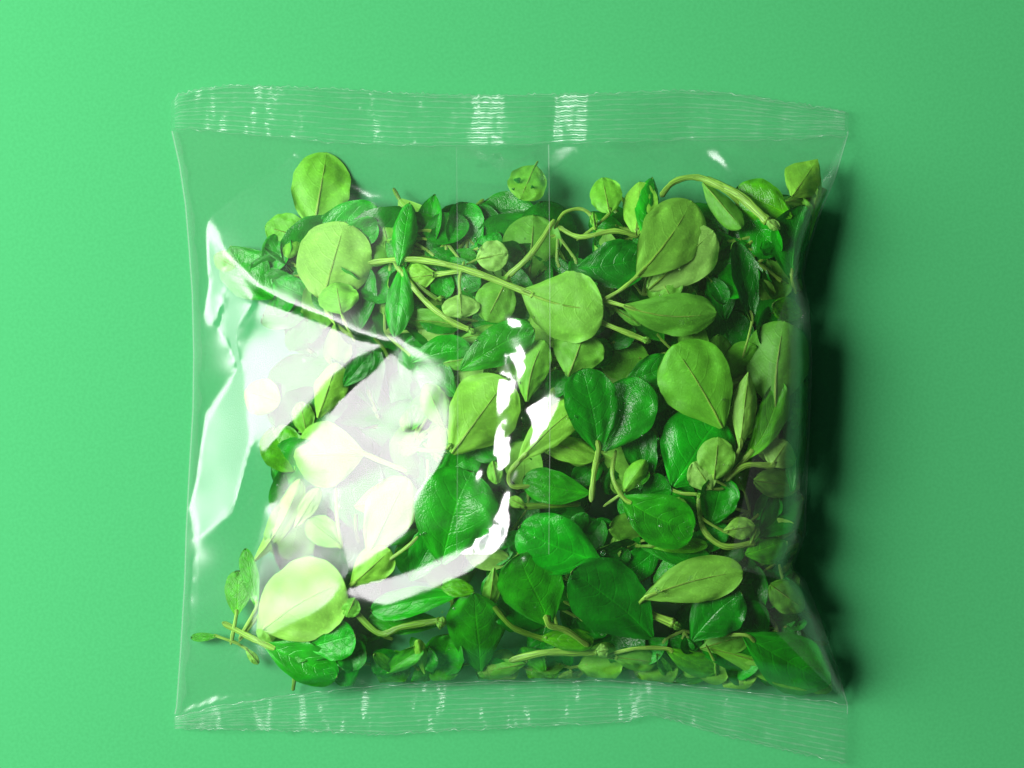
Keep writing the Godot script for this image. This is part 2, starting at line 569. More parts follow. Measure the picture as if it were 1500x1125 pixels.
func make_materials() -> void:
	var im := leaf_images()
	# linear base colours of the upper skin: dark, middle, fresh
	for c in [[0.024, 0.52, 0.022], [0.040, 0.72, 0.026], [0.24, 0.88, 0.04], [0.016, 0.42, 0.024], [0.070, 0.66, 0.020], [0.18, 0.82, 0.03], [0.036, 0.58, 0.032], [0.028, 0.80, 0.036], [0.30, 0.85, 0.035]]:
		var m := StandardMaterial3D.new()
		m.resource_name = "leaf_upper_skin"
		m.albedo_texture = im[0]
		m.albedo_color = lin(c[0], c[1], c[2])
		m.roughness = 0.27
		m.metallic_specular = 0.42
		m.heightmap_enabled = true
		m.heightmap_texture = im[2]
		m.heightmap_scale = 0.034
		m.backlight_enabled = true
		m.backlight = Color(0.22, 0.26, 0.03)
		m.texture_repeat = false
		up_mats.append(m)
	# lower skin: pale, olive, lime
	for c in [[0.37, 0.87, 0.11], [0.22, 0.72, 0.055], [0.25, 0.84, 0.05], [0.42, 0.90, 0.16], [0.17, 0.62, 0.045], [0.18, 0.72, 0.035], [0.28, 0.78, 0.075], [0.27, 0.74, 0.07], [0.34, 0.90, 0.07]]:
		var m := StandardMaterial3D.new()
		m.resource_name = "leaf_lower_skin"
		m.albedo_texture = im[1]
		m.albedo_color = lin(c[0], c[1], c[2])
		m.roughness = 0.52
		m.metallic_specular = 0.4
		m.heightmap_enabled = true
		m.heightmap_texture = im[2]
		m.heightmap_scale = 0.02
		m.heightmap_flip_texture = true
		m.backlight_enabled = true
		m.backlight = Color(0.34, 0.42, 0.10)
		m.texture_repeat = false
		lo_mats.append(m)
	var fib := FastNoiseLite.new()
	fib.frequency = 0.05
	fib.fractal_octaves = 3
	var fi := Image.create(128, 128, false, Image.FORMAT_RGB8)
	for y in 128:
		for x in 128:
			var v := clampf(0.84 + 0.5 * fib.get_noise_2d(x * 2.4, y * 0.14), 0.0, 1.0)
			fi.set_pixel(x, y, Color(v, minf(1.0, v * 1.02), v * 0.95))
	var ft := ImageTexture.create_from_image(fi)
	for c in [[0.40, 0.86, 0.10], [0.20, 0.54, 0.035]]:
		var m := StandardMaterial3D.new()
		m.resource_name = "leaf_stalk_skin"
		m.albedo_texture = ft
		m.albedo_color = lin(c[0], c[1], c[2])
		m.roughness = 0.4
		m.heightmap_enabled = true
		m.heightmap_texture = ft
		m.heightmap_scale = 0.02
		m.backlight_enabled = true
		m.backlight = Color(0.2, 0.24, 0.08)
		stalk_mats.append(m)
	rib_mat = stalk_mats[1].duplicate()
	rib_mat.albedo_color = lin(0.40, 0.84, 0.09)

func film(alpha: float, rough: float, tint := Color(1, 1, 1)) -> StandardMaterial3D:
	var m := StandardMaterial3D.new()
	m.resource_name = "clear_film"
	m.transparency = BaseMaterial3D.TRANSPARENCY_ALPHA
	m.cull_mode = BaseMaterial3D.CULL_DISABLED
	m.albedo_color = Color(tint.r, tint.g, tint.b, alpha)
	m.roughness = rough
	m.metallic_specular = 0.5
	return m

# ---------------------------------------------------------------- leaves

func confined(v: Vector3) -> Vector3:      # keeps a point inside the bag's outline
	var z := clampf(v.z, table(TOP, v.x) + 5.0, table(BOTTOM, v.x) - 4.0)
	return Vector3(clampf(v.x, table(LEFT, z) + 5.0, table(RIGHT, z) - 5.0), v.y, z)

func lift(x: float, y: float, f: float) -> float:
	return 4.0 + f * maxf(1.0, hs(x, y) - 7.0)

# one leaf: blade, its midrib (underside showing only) and its stalk
func leaf(parent: Node3D, d: Dictionary, called: String) -> void:
	var bx: float = d.b[0]
	var by: float = d.b[1]
	var tx: float = d.t[0]
	var ty: float = d.t[1]
	var fb: float = d.get("fb", d.f)
	var b := Vector3(bx, lift(bx, by, fb), by)
	var t := Vector3(tx, lift(tx, ty, d.f), ty)
	var mid := PackedVector3Array()
	var deep: bool = d.get("deep", false)
	var m := blade_mesh(b, t, d.w, d.face, d.get("roll", 0.0), d.get("cup", 0.35), d.get("bend", 0.0), d.get("arch", 5.0), d.get("round", 0.0), bx * 0.37 + ty * 0.11, mid, deep)
	var blade := put(called, m, [up_mats[d.get("u", 0) + 3 * (int(bx + ty) % 3)], lo_mats[d.get("l", 0) + 3 * (int(by + tx) % 3)]], parent)
	if d.face < 0 and not deep and absf(d.get("cup", 0.35)) < 1.2:
		var mp := PackedVector3Array()
		for i in range(0, int(mid.size() * 0.8), 3):
			mp.append(mid[i] + Vector3.UP * 1.4)
		put("midrib", tube(mp, clampf(d.w * 0.024, 1.0, 2.2), 0.5, 0.6, 6), [rib_mat], blade)
	if d.has("s"):
		var sp := PackedVector3Array()
		for q in d.s:
			sp.append(Vector3(q[0], lift(q[0], q[1], q[2]), q[1]))
		sp.append(b)
		sp.append(mid[2] + Vector3(0, 0.5, 0))
		var sw: float = d.get("sw", 8.0)
		put("stalk", tube(smooth_path(sp, 6), sw * 0.30, sw * 0.38, 0.6, 10, 0.4), [stalk_mats[d.get("sm", 0)]], blade if called == "leaf" else parent)

var sprigs := {}

func add_leaf(d: Dictionary) -> void:
	if d.has("sprig"):
		leaf(sprigs[d.sprig], d, "leaf")
	else:
		var o := thing("lettuce_leaf", d.label, "salad leaf", "loose lamb's lettuce leaves in the bag")
		leaf(o, d, "blade")
		if d.has("spots"):
			for q in d.spots:
				var h := lift(q[0], q[1], 0.7) + 7.0
				put("dark_spot", grid_mesh(14, 3, func(u: float, v: float):
					var a := u * TAU
					var rr: float = q[2] * v * (1.0 + 0.25 * sin(a * 3.0 + q[0]))
					return world(q[0] + cos(a) * rr, q[1] + sin(a) * rr * 0.8, h - v * v * 1.5)), [up_mats[0]], o)

func lf(label: String, face: int, b: Array, t: Array, w: float, f: float, more := {}) -> Dictionary:
	var d := {"label": label, "face": face, "b": b, "t": t, "w": w, "f": f}
	d.merge(more, true)
	return d

func sprig_list() -> Array:
	return [
		["top_left", "sprig of four round leaves at the top left of the pile"],
		["centre", "long pale sprig across the upper middle with big spoon leaf and heart-shaped seed leaf"],
		["loop", "sprig with a curled loop of thin stalks below the loose spotted leaf"],
		["arch", "sprig with a thick pale stalk arching over the upper right corner"],
		["right", "sprig with pairs of pale round seed leaves beside the right edge"],
		["corner", "small rooted sprig of narrow leaves in the lower left corner"],
		["bottom", "sprig lying along the bottom seal on a thick pale stalk"],
	]

func leaf_list() -> Array:
	return [
		# ---- upper left
		lf("", -1, [460, 331], [479, 222], 88, 0.62, {"sprig": "top_left", "l": 2, "round": 1.0, "cup": 0.25, "s": [[452, 372, 0.5]], "sw": 9, "sm": 0}),
		lf("", -1, [457, 352], [390, 332], 58, 0.5, {"sprig": "top_left", "l": 2, "round": 1.0, "s": [[462, 380, 0.4]], "sw": 7}),
		lf("", -1, [472, 440], [505, 327], 112, 0.9, {"sprig": "top_left", "l": 0, "round": 1.0, "cup": 0.2, "s": [[514, 492, 0.85], [488, 470, 0.9]], "sw": 9, "fb": 0.92}),
		lf("", 1, [454, 338], [560, 316], 62, 0.55, {"sprig": "top_left", "u": 1, "cup": 0.5, "roll": 14, "s": [[436, 360, 0.4]], "sw": 7}),
		lf("small heart-round pale leaf overlapping the foot of the big round leaf", -1, [500, 459], [492, 415], 60, 0.94, {"l": 2, "round": 1.0, "cup": 0.2, "s": [[520, 500, 0.85], [508, 478, 0.92]], "sw": 7}),
		lf("dark green triangular leaf at the far upper left, tip towards the bag side", 1, [400, 436], [338, 362], 78, 0.72, {"u": 1, "round": 2.0, "cup": 0.3, "bend": -7, "roll": -8}),
		lf("pale curled leaf tip touching the left film beside the dark triangle", -1, [345, 392], [314, 374], 30, 0.9, {"l": 1, "round": 1.0}),
		lf("dark oval leaf between the triangular leaf and the big round leaf", 1, [398, 405], [412, 343], 44, 0.55, {"u": 1, "roll": 16}),
		lf("small dark leaf low to the left of the big round leaf", 1, [438, 462], [446, 418], 38, 0.45, {"u": 1}),
		lf("upright dark leaf right of the big round leaf, half hidden", 1, [526, 484], [534, 392], 50, 0.6, {"u": 0, "roll": 20}),
		lf("rolled dark leaf standing like a tube above the pale stalk", 1, [584, 390], [600, 298], 58, 0.93, {"u": 1, "cup": -1.9, "roll": 4, "l": 0, "fb": 0.95}),
		lf("folded dark leaf hanging under the rolled tube leaf, pale lower lip", 1, [590, 388], [578, 496], 48, 0.88, {"u": 1, "cup": -1.0, "roll": -18, "l": 2, "round": 2.0}),
		lf("olive leaf behind the left side of the rolled tube leaf", -1, [578, 392], [556, 308], 58, 0.55, {"l": 1, "roll": 18}),
		lf("pointed dark leaf upright right of the rolled tube leaf", 1, [622, 385], [636, 284], 42, 0.5, {"u": 1, "round": 2.0, "roll": 24}),
		lf("dark folded leaf with squared top under the top of the pile", 1, [672, 388], [684, 296], 62, 0.42, {"u": 1, "cup": 0.9, "roll": -10}),
		lf("second dark leaf behind the squared one, in shade", 1, [725, 400], [700, 300], 60, 0.34, {"u": 0}),
		lf("small squarish pale seed leaf above the long pale stalk", -1, [699, 380], [743, 370], 46, 0.9, {"l": 0, "round": 1.0, "cup": 0.15, "s": [[682, 388, 0.88]], "sw": 5}),
		lf("broad olive leaf at the top middle behind the seam line", -1, [775, 410], [782, 316], 86, 0.5, {"l": 1, "cup": 0.3}),
		lf("small loose pale leaf with dark spots, alone above the pile", -1, [784, 243], [762, 291], 58, 0.6, {"l": 2, "round": 1.0, "cup": 0.1, "fb": 0.8, "roll": -12, "s": [[788, 236, 0.8]], "sw": 5, "spots": [[758, 264, 5.0], [780, 274, 3.0], [752, 277, 2.2]]}),
		# ---- centre sprig
		lf("", -1, [766, 426], [884, 452], 106, 0.95, {"sprig": "centre", "l": 0, "round": 0.2, "bend": 8, "cup": 0.25, "s": [[540, 385, 0.8], [606, 380, 0.92], [680, 394, 0.96]], "sw": 14}),
		lf("", -1, [674, 432], [676, 466], 56, 0.93, {"sprig": "centre", "l": 0, "round": 1.0, "cup": 0.2, "s": [[680, 383, 0.95], [673, 408, 0.95]], "sw": 7}),
		lf("", -1, [640, 402], [590, 408], 40, 0.8, {"sprig": "centre", "l": 2, "s": [[680, 396, 0.9]], "sw": 12}),
		lf("pale leaf running down from the loop stalk into the gap", -1, [745, 404], [712, 470], 62, 0.84, {"l": 1, "cup": 0.5, "s": [[812, 322, 0.92], [780, 370, 0.93]], "sw": 13}),
		lf("olive leaf edge under the end of the slanting stalks", -1, [680, 478], [588, 470], 34, 0.7, {"l": 1, "bend": 4, "roll": 25}),
		lf("dark leaf in the gap left of the big pale spoon leaf", 1, [760, 468], [690, 470], 36, 0.62, {"u": 1, "roll": -15}),
		lf("olive twisted leaf beside the dark gap under the heart leaf", -1, [674, 496], [740, 484], 30, 0.72, {"l": 1, "roll": 20}),
		# ---- upper right
		lf("", -1, [893, 312], [882, 260], 48, 0.8, {"sprig": "loop", "l": 2, "round": 1.0, "s": [[845, 352, 0.75], [872, 332, 0.8]], "sw": 7}),
		lf("", 1, [944, 346], [956, 259], 50, 0.93, {"sprig": "loop", "u": 1, "cup": -1.7, "roll": -10, "round": 0.2}),
		lf("", -1, [932, 345], [938, 268], 58, 0.84, {"sprig": "loop", "l": 2, "u": 1, "cup": 0.7, "roll": 22, "s": [[818, 332, 0.86], [850, 347, 0.9], [900, 338, 0.92]], "sw": 11}),
		lf("", -1, [872, 335], [868, 312], 12, 0.82, {"sprig": "loop", "l": 2, "s": [[812, 335, 0.86], [826, 312, 0.88], [850, 306, 0.88], [866, 316, 0.85]], "sw": 8}),
		lf("dark glossy oval leaf right of the big pale spoon leaf's top", 1, [846, 392], [946, 376], 72, 0.84, {"u": 0, "cup": 0.3, "bend": 4}),
		lf("large pale leaf seen from beneath, upper right of the spoon leaf", -1, [934, 404], [1014, 294], 92, 0.95, {"l": 1, "cup": 0.3, "bend": 5, "s": [[886, 438, 0.9], [910, 424, 0.94]], "sw": 9}),
		lf("pale notched leaf peeping out behind the large underside leaf", -1, [950, 424], [1044, 340], 84, 0.8, {"l": 0, "cup": 0.3}),
		lf("small pale lobe below the notched leaf", -1, [960, 395], [985, 440], 56, 0.76, {"l": 1, "round": 1.0}),
		lf("", 1, [1086, 300], [1140, 372], 62, 0.66, {"sprig": "arch", "u": 1, "cup": 0.6, "roll": -20, "s": [[968, 288, 0.8], [988, 266, 0.86], [1022, 260, 0.92], [1060, 276, 0.95]], "sw": 14}),
		lf("", -1, [1030, 268], [1086, 334], 42, 0.84, {"sprig": "arch", "l": 1, "cup": 1.1, "roll": 10}),
		lf("", -1, [1120, 320], [1142, 336], 16, 0.9, {"sprig": "arch", "l": 0, "s": [[1030, 262, 0.92], [1080, 284, 0.95]], "sw": 20}),
		lf("fresh green leaf with raised back in the upper right corner", 1, [1160, 318], [1078, 276], 64, 0.82, {"u": 2, "cup": -0.6}),
		lf("bright pale leaf with a ridge, topmost in the upper right corner", -1, [1160, 288], [1196, 236], 66, 0.95, {"l": 2, "cup": 0.7, "round": 2.0}),
		lf("pale strip of leaf against the film below the ridged leaf", -1, [1150, 296], [1212, 284], 32, 0.9, {"l": 1}),
		lf("dark pointed leaf against the upper right film", 1, [1160, 408], [1178, 300], 72, 0.88, {"u": 0, "round": 2.0, "cup": 0.3, "bend": -6, "s": [[1166, 430, 0.8]], "sw": 8}),
		lf("pale leaf strip pressed along the upper right edge", -1, [1184, 352], [1198, 276], 24, 0.9, {"l": 2}),
		lf("upright folded leaf with one pale edge, inside the right side", 1, [1102, 470], [1078, 354], 48, 0.86, {"u": 0, "l": 1, "cup": 0.9, "roll": -30, "s": [[1088, 524, 0.7]], "sw": 6}),
		lf("short pale stub of stalk at the right edge", -1, [1140, 408], [1170, 424], 18, 0.7, {"l": 1, "s": [[1112, 386, 0.66]], "sw": 9}),
		lf("small mid green leaf just above the big leaf at the right edge", 1, [1176, 462], [1132, 446], 36, 0.72, {"u": 2}),
		lf("dark leaf in the shade right of the notched leaf", 1, [1062, 470], [1052, 402], 46, 0.55, {"u": 0}),
		lf("wide dark leaf in the shade under the two pale leaves at right", 1, [1032, 540], [1088, 460], 76, 0.5, {"u": 0}),
		# ---- right
		lf("big pale leaf pressed to the film at the right edge", -1, [1136, 600], [1150, 470], 100, 0.9, {"l": 1, "cup": 0.4, "bend": -5}),
		lf("large glossy mid green leaf in the right half with one bent corner", -1, [1058, 626], [986, 506], 108, 0.93, {"l": 2, "cup": 0.35, "bend": 3}),
		lf("pale spoon leaf lying level between spoon and right edge", -1, [914, 448], [1050, 458], 66, 0.92, {"l": 1, "bend": 10, "cup": 0.4, "roll": -14, "s": [[878, 438, 0.86]], "sw": 9}),
		lf("thick olive stalk end under the level pale spoon leaf", -1, [940, 496], [952, 500], 11, 0.84, {"l": 1, "s": [[866, 466, 0.8], [905, 482, 0.84]], "sw": 12, "sm": 0}),
		lf("second thin stalk with slim blade above the thick olive stalk", -1, [900, 452], [938, 476], 14, 0.76, {"l": 1, "s": [[870, 440, 0.7]], "sw": 7, "sm": 1}),
		lf("dark folded leaf like a hood over a pale upright stalk", 1, [876, 662], [852, 540], 84, 0.95, {"u": 0, "cup": -0.7, "roll": -12, "bend": 4, "s": [[866, 735, 0.86], [870, 695, 0.9]], "sw": 13, "l": 1}),
		lf("dark right wing of the hooded leaf reaching to the right", 1, [884, 660], [936, 552], 96, 0.86, {"u": 0, "cup": -0.5, "roll": 24}),
		lf("dark leaf in the gap above the hooded leaf", 1, [916, 560], [990, 532], 50, 0.66, {"u": 0}),
		lf("wide dark leaf below the glossy mid green leaf", 1, [986, 712], [1052, 612], 120, 0.84, {"u": 1, "cup": -0.4, "roll": -8}),
		lf("narrow pointed light leaf right of the glossy leaf", -1, [1084, 656], [1096, 546], 40, 0.93, {"l": 0, "round": 2.0, "cup": 0.8, "s": [[1060, 704, 0.86]], "sw": 9}),
		lf("tall mid green leaf bending right of the narrow pointed one", 1, [1092, 672], [1142, 560], 46, 0.88, {"u": 2, "cup": 0.7, "bend": 10, "s": [[1062, 706, 0.8]], "sw": 12}),
		lf("", -1, [1046, 702], [1052, 642], 56, 0.92, {"sprig": "right", "l": 0, "round": 1.0, "cup": 0.15, "s": [[1064, 712, 0.88]], "sw": 6}),
		lf("", -1, [1042, 716], [1016, 678], 44, 0.88, {"sprig": "right", "l": 0, "round": 1.0, "cup": 0.15, "s": [[1060, 716, 0.86]], "sw": 6}),
		lf("", -1, [1130, 682], [1152, 648], 54, 0.94, {"sprig": "right", "l": 0, "round": 1.0, "cup": 0.15, "s": [[1064, 704, 0.85], [1092, 682, 0.9]], "sw": 13}),
		lf("", -1, [1104, 704], [1170, 712], 44, 0.84, {"sprig": "right", "l": 1, "round": 1.0}),
		lf("", -1, [1060, 778], [1106, 770], 34, 0.92, {"sprig": "right", "l": 0, "s": [[1024, 728, 0.85], [1026, 756, 0.88]], "sw": 6, "cup": 0.5}),
		lf("", -1, [1100, 796], [1110, 772], 14, 0.86, {"sprig": "right", "l": 1, "s": [[1024, 726, 0.82], [1030, 774, 0.84], [1060, 800, 0.88]], "sw": 13}),
		lf("", -1, [1020, 724], [1030, 728], 9, 0.84, {"sprig": "right", "l": 0, "s": [[972, 712, 0.75], [996, 722, 0.8]], "sw": 8}),
		lf("folded leaf with a pale crease beside the lower seed leaves", 1, [1040, 770], [1060, 700], 64, 0.82, {"u": 1, "l": 1, "cup": 0.9, "roll": -14}),
		lf("dark leaf at the right edge below the round seed leaves", 1, [1110, 786], [1176, 726], 66, 0.78, {"u": 0}),
		lf("dark strip of leaf against the right film at mid height", 1, [1160, 720], [1176, 574], 46, 0.84, {"u": 0}),
		lf("dark leaf with a curved pale stalk, right of centre", 1, [912, 728], [1016, 778], 80, 0.9, {"u": 1, "cup": 0.4, "bend": 6, "s": [[902, 660, 0.8], [897, 696, 0.88]], "sw": 10}),
		lf("small light green curled bud leaf right of the upright stalk", -1, [912, 722], [946, 674], 36, 0.86, {"l": 2, "cup": 1.2, "s": [[884, 742, 0.8]], "sw": 7}),
		lf("second small bud leaf bending right under the curled bud", 1, [916, 716], [950, 690], 24, 0.82, {"u": 2, "cup": 0.8}),
		lf("shaded leaf behind the leaf with the curved pale stalk", 1, [930, 735], [1022, 750], 56, 0.7, {"u": 1}),
		lf("dark upright leaf between the hooded leaf and the wide dark leaf", 1, [950, 712], [928, 616], 52, 0.72, {"u": 0}),
		# ---- lower right
		lf("flat narrow leaf lying level above the veined olive leaf", 1, [950, 800], [1036, 798], 24, 0.82, {"u": 2, "s": [[930, 800, 0.7]], "sw": 7, "sm": 1}),
		lf("narrow dark leaf just above the veined olive leaf", 1, [938, 800], [1042, 822], 34, 0.76, {"u": 0}),
		lf("veined olive leaf seen from beneath, lower right", -1, [944, 876], [1088, 838], 68, 0.93, {"l": 1, "round": 0.3, "bend": -6, "cup": 0.25, "s": [[930, 892, 0.8]], "sw": 8}),
		lf("glossy dark leaf with a bent back, below the veined olive leaf", 1, [1014, 938], [1086, 868], 82, 0.9, {"u": 0, "cup": -0.6, "bend": -5}),
		lf("short pale stalk between the two big dark leaves at bottom", -1, [984, 912], [996, 920], 13, 0.84, {"l": 1, "s": [[944, 896, 0.78]], "sw": 20}),
		lf("very large dark veined leaf at the bottom, right of centre", 1, [954, 934], [836, 838], 106, 0.93, {"u": 0, "cup": -0.25, "bend": 6}),
		lf("round dark leaf at the bottom centre with a paler base", 1, [806, 916], [758, 812], 96, 0.93, {"u": 1, "cup": -0.3, "s": [[862, 946, 0.86], [830, 924, 0.9]], "sw": 14}),
		lf("dark triangular folded leaf right of the seam at the lower middle", 1, [880, 824], [760, 772], 100, 0.9, {"u": 1, "cup": -0.8, "roll": 14, "bend": -5, "s": [[896, 842, 0.8]], "sw": 8}),
		lf("dark leaf edge under the triangular folded leaf", 1, [746, 832], [848, 812], 44, 0.76, {"u": 1, "roll": 10}),
		lf("pale end of leaf between the round leaf and the large veined leaf", -1, [830, 846], [846, 818], 30, 0.7, {"l": 1}),
		lf("small pale leaf on edge in the dark gap at lower right", -1, [902, 824], [900, 786], 20, 0.7, {"l": 1, "roll": 30}),
		lf("dark oval leaf in the middle below the slanting pale leaf", 1, [864, 722], [766, 700], 52, 0.8, {"u": 1, "cup": -0.3, "bend": -4}),
		lf("long green stalk with slim blade lying level below the dark oval", -1, [770, 742], [745, 730], 18, 0.78, {"l": 2, "s": [[850, 738, 0.66], [810, 740, 0.74]], "sw": 14, "sm": 1}),
		lf("mid green leaf folded down the lower right film", 1, [1092, 812], [1154, 792], 54, 0.9, {"u": 2, "cup": -0.9, "roll": 12}),
		lf("pale round leaf behind film in the lower right", -1, [1128, 856], [1176, 892], 48, 0.84, {"l": 1, "round": 1.0}),
		lf("large dark pointed leaf filling the lower right corner", 1, [1090, 930], [1218, 1004], 88, 0.9, {"u": 1, "round": 2.0, "cup": 0.2, "bend": 2, "s": [[1040, 932, 0.8]], "sw": 8}),
		lf("green underside strip below the corner leaf", -1, [1040, 950], [1192, 1006], 44, 0.7, {"l": 2, "bend": -6}),
		lf("dark upright leaf left of the lower right corner leaf", 1, [1088, 940], [1104, 828], 60, 0.66, {"u": 0, "roll": 20}),
		lf("olive leaf beneath the bent-back glossy leaf", -1, [1026, 950], [1100, 928], 44, 0.62, {"l": 1}),
		lf("dark round leaf behind the pale round leaf at lower right", 1, [1110, 892], [1150, 842], 54, 0.66, {"u": 1}),
		# ---- middle
		lf("slanting pale leaf with a long stalk right of the seam", -1, [760, 676], [856, 588], 54, 0.9, {"l": 2, "cup": 0.6, "bend": -4, "s": [[776, 712, 0.8], [750, 712, 0.84], [746, 694, 0.88]], "sw": 11}),
		lf("level light leaf under the slanting pale leaf", -1, [772, 640], [874, 668], 40, 0.76, {"l": 2, "roll": 15}),
		lf("veined dark leaf left of the seam in the lower middle", 1, [648, 826], [690, 690], 122, 0.94, {"u": 1, "cup": -0.3, "bend": -6}),
		lf("light pea-sized round leaf at the foot of the seam highlight", -1, [722, 676], [728, 708], 24, 0.92, {"l": 2, "round": 1.0}),
		lf("broad light leaf left of the seam in the middle", -1, [662, 664], [742, 556], 104, 0.86, {"l": 2, "cup": 0.3, "u": 2}),
		lf("dark leaf crossing the seam above the broad light leaf", 1, [674, 542], [782, 482], 62, 0.93, {"u": 1, "cup": -0.5, "bend": -4}),
		lf("light folded leaf right of the seam crossing leaf", -1, [772, 588], [798, 500], 50, 0.84, {"l": 2, "cup": 0.7, "bend": -6}),
		lf("dark glossy strip beside the light folded leaf", 1, [764, 580], [790, 530], 30, 0.78, {"u": 0}),
		lf("mid green leaf hanging below the big pale spoon leaf", -1, [832, 552], [858, 484], 76, 0.78, {"l": 1, "u": 2}),
		lf("small dark glossy curled leaf above the slanting leaf", 1, [800, 582], [828, 548], 40, 0.78, {"u": 0, "cup": 1.0}),
		lf("second dark curled scrap beside the hooded leaf", 1, [806, 600], [846, 566], 24, 0.74, {"u": 0, "cup": 1.0}),
		lf("folded leaf with dark top and olive lip under the slanting stalks", 1, [602, 532], [690, 514], 52, 0.88, {"u": 1, "l": 1, "cup": -0.9, "roll": -14, "bend": -6}),
		lf("olive lip of leaf below the folded dark leaf", -1, [650, 532], [690, 524], 30, 0.8, {"l": 1, "round": 1.0}),
		lf("dark oval leaf right of the large white highlight", 1, [668, 580], [612, 528], 54, 0.82, {"u": 0, "cup": -0.3}),
		lf("plump light leaf at the right rim of the white highlight", -1, [652, 628], [624, 562], 44, 0.9, {"l": 2, "cup": 0.8}),
		lf("small fresh leaf tucked under the plump light leaf", 1, [602, 630], [622, 580], 30, 0.82, {"u": 2}),
		lf("pale stalk curving at the right tip of the white highlight", -1, [656, 656], [662, 650], 8, 0.86, {"l": 0, "s": [[584, 648, 0.9], [612, 658, 0.92], [640, 660, 0.9]], "sw": 9}),
		lf("dark leaf right of the highlight's pointed tip", 1, [640, 700], [700, 662], 52, 0.72, {"u": 1}),
		lf("light leaf left of the veined dark leaf", -1, [606, 764], [652, 716], 48, 0.72, {"l": 2}),
		lf("dark leaf low beside the left side of the veined dark leaf", 1, [600, 850], [648, 770], 56, 0.6, {"u": 1}),
		lf("slanting stalk from the rolled tube leaf to the olive edge", -1, [686, 482], [696, 488], 10, 0.86, {"l": 1, "s": [[577, 384, 0.86], [620, 438, 0.9], [660, 470, 0.9]], "sw": 13}),
		lf("thinner slanting stalk right of the first slanting stalk", -1, [640, 438], [650, 436], 8, 0.8, {"l": 1, "s": [[594, 392, 0.78], [616, 420, 0.82]], "sw": 9, "sm": 1}),
		# ---- left and lower left, under the highlights
		lf("rolled light leaf in the clear gap between the highlights", -1, [466, 612], [494, 532], 58, 0.84, {"l": 2, "cup": 1.1, "roll": 12}),
		lf("small dark leaf at the upper end of the clear gap", 1, [502, 566], [545, 516], 34, 0.8, {"u": 0}),
		lf("light leaf below the rolled leaf in the clear gap", -1, [450, 640], [440, 590], 34, 0.6, {"l": 2}),
		lf("large pale leaf under the highlight left of centre", -1, [532, 664], [430, 668], 98, 0.92, {"l": 0, "cup": 0.2, "s": [[596, 690, 0.88], [560, 676, 0.9]], "sw": 11}),
		lf("mid green round leaf at the left beside the pale leaf under the highlight", 1, [432, 690], [396, 626], 66, 0.66, {"u": 2, "round": 1.0}),
		lf("dark leaf foot under the mid green round leaf", 1, [420, 712], [426, 660], 34, 0.5, {"u": 1}),
		lf("round pale leaf behind the white glare at the left", -1, [410, 590], [358, 572], 56, 0.7, {"l": 0, "round": 1.0}),
		lf("long slim light leaf bending down the left side", -1, [372, 822], [440, 702], 36, 0.9, {"l": 2, "cup": 0.7, "bend": 8}),
		lf("slim light leaf beside the bending one, under the veil", -1, [432, 772], [468, 716], 26, 0.84, {"l": 0}),
		lf("pale leaf in the middle of the lower left veil", -1, [500, 800], [450, 760], 44, 0.8, {"l": 0, "s": [[492, 715, 0.8], [494, 760, 0.8]], "sw": 8}),
		lf("pale leaf below the pointed end of the highlight", -1, [540, 812], [596, 700], 76, 0.84, {"l": 0, "cup": 0.4}),
		lf("pale leaf in the veil beside the pointed highlight", -1, [520, 742], [586, 730], 54, 0.74, {"l": 2}),
		lf("very large round pale leaf under the lower left veil", -1, [386, 922], [506, 852], 118, 0.94, {"l": 0, "round": 1.0, "cup": 0.2, "bend": -6}),
		lf("light notched leaf above the lower white band", -1, [514, 858], [572, 806], 54, 0.86, {"l": 2, "s": [[612, 786, 0.88], [590, 806, 0.88]], "sw": 8}),
		lf("small light scrap below the notched leaf", -1, [566, 830], [544, 846], 26, 0.8, {"l": 2}),
		lf("small light leaf below the left end of the white band", -1, [520, 876], [508, 902], 30, 0.84, {"l": 2, "round": 1.0}),
		lf("", 1, [346, 902], [350, 836], 40, 0.9, {"sprig": "corner", "u": 2, "cup": 0.5, "s": [[338, 944, 0.8]], "sw": 9}),
		lf("", 1, [376, 890], [360, 804], 30, 0.9, {"sprig": "corner", "u": 2, "cup": 0.8, "roll": 20, "s": [[350, 936, 0.8]], "sw": 9}),
		lf("", 1, [388, 944], [494, 992], 60, 0.86, {"sprig": "corner", "u": 1, "cup": 0.3, "s": [[326, 912, 0.8], [356, 928, 0.88]], "sw": 14}),
		lf("", 1, [318, 932], [280, 934], 14, 0.84, {"sprig": "corner", "u": 2, "cup": 0.6, "s": [[352, 944, 0.8]], "sw": 7}),
		lf("", -1, [380, 900], [398, 940], 32, 0.74, {"sprig": "corner", "l": 0, "s": [[350, 940, 0.7]], "sw": 8}),
		lf("", -1, [360, 950], [378, 972], 14, 0.6, {"sprig": "corner", "l": 1, "s": [[340, 938, 0.7]], "sw": 7}),
		# ---- bottom
		lf("dark leaf behind film left of the bottom middle", 1, [452, 948], [520, 930], 62, 0.7, {"u": 1}),
		lf("olive round leaf at the bottom left under folded film", -1, [468, 990], [512, 930], 48, 0.55, {"l": 1, "round": 1.0}),
		lf("long dark leaf below the white band", 1, [670, 872], [544, 896], 46, 0.76, {"u": 1, "bend": 4}),
		lf("dark level leaf at the bottom, left of the triangular one", 1, [650, 912], [540, 908], 40, 0.6, {"u": 1}),
		lf("olive stalk at the bottom left of centre with a forked end", -1, [640, 910], [652, 914], 20, 0.82, {"l": 1, "s": [[520, 896, 0.74], [556, 928, 0.78], [590, 918, 0.8]], "sw": 15, "sm": 1}),
		lf("dark leaf folded to a triangle at the bottom centre", 1, [704, 984], [694, 866], 92, 0.84, {"u": 1, "round": 2.0, "cup": -0.5}),
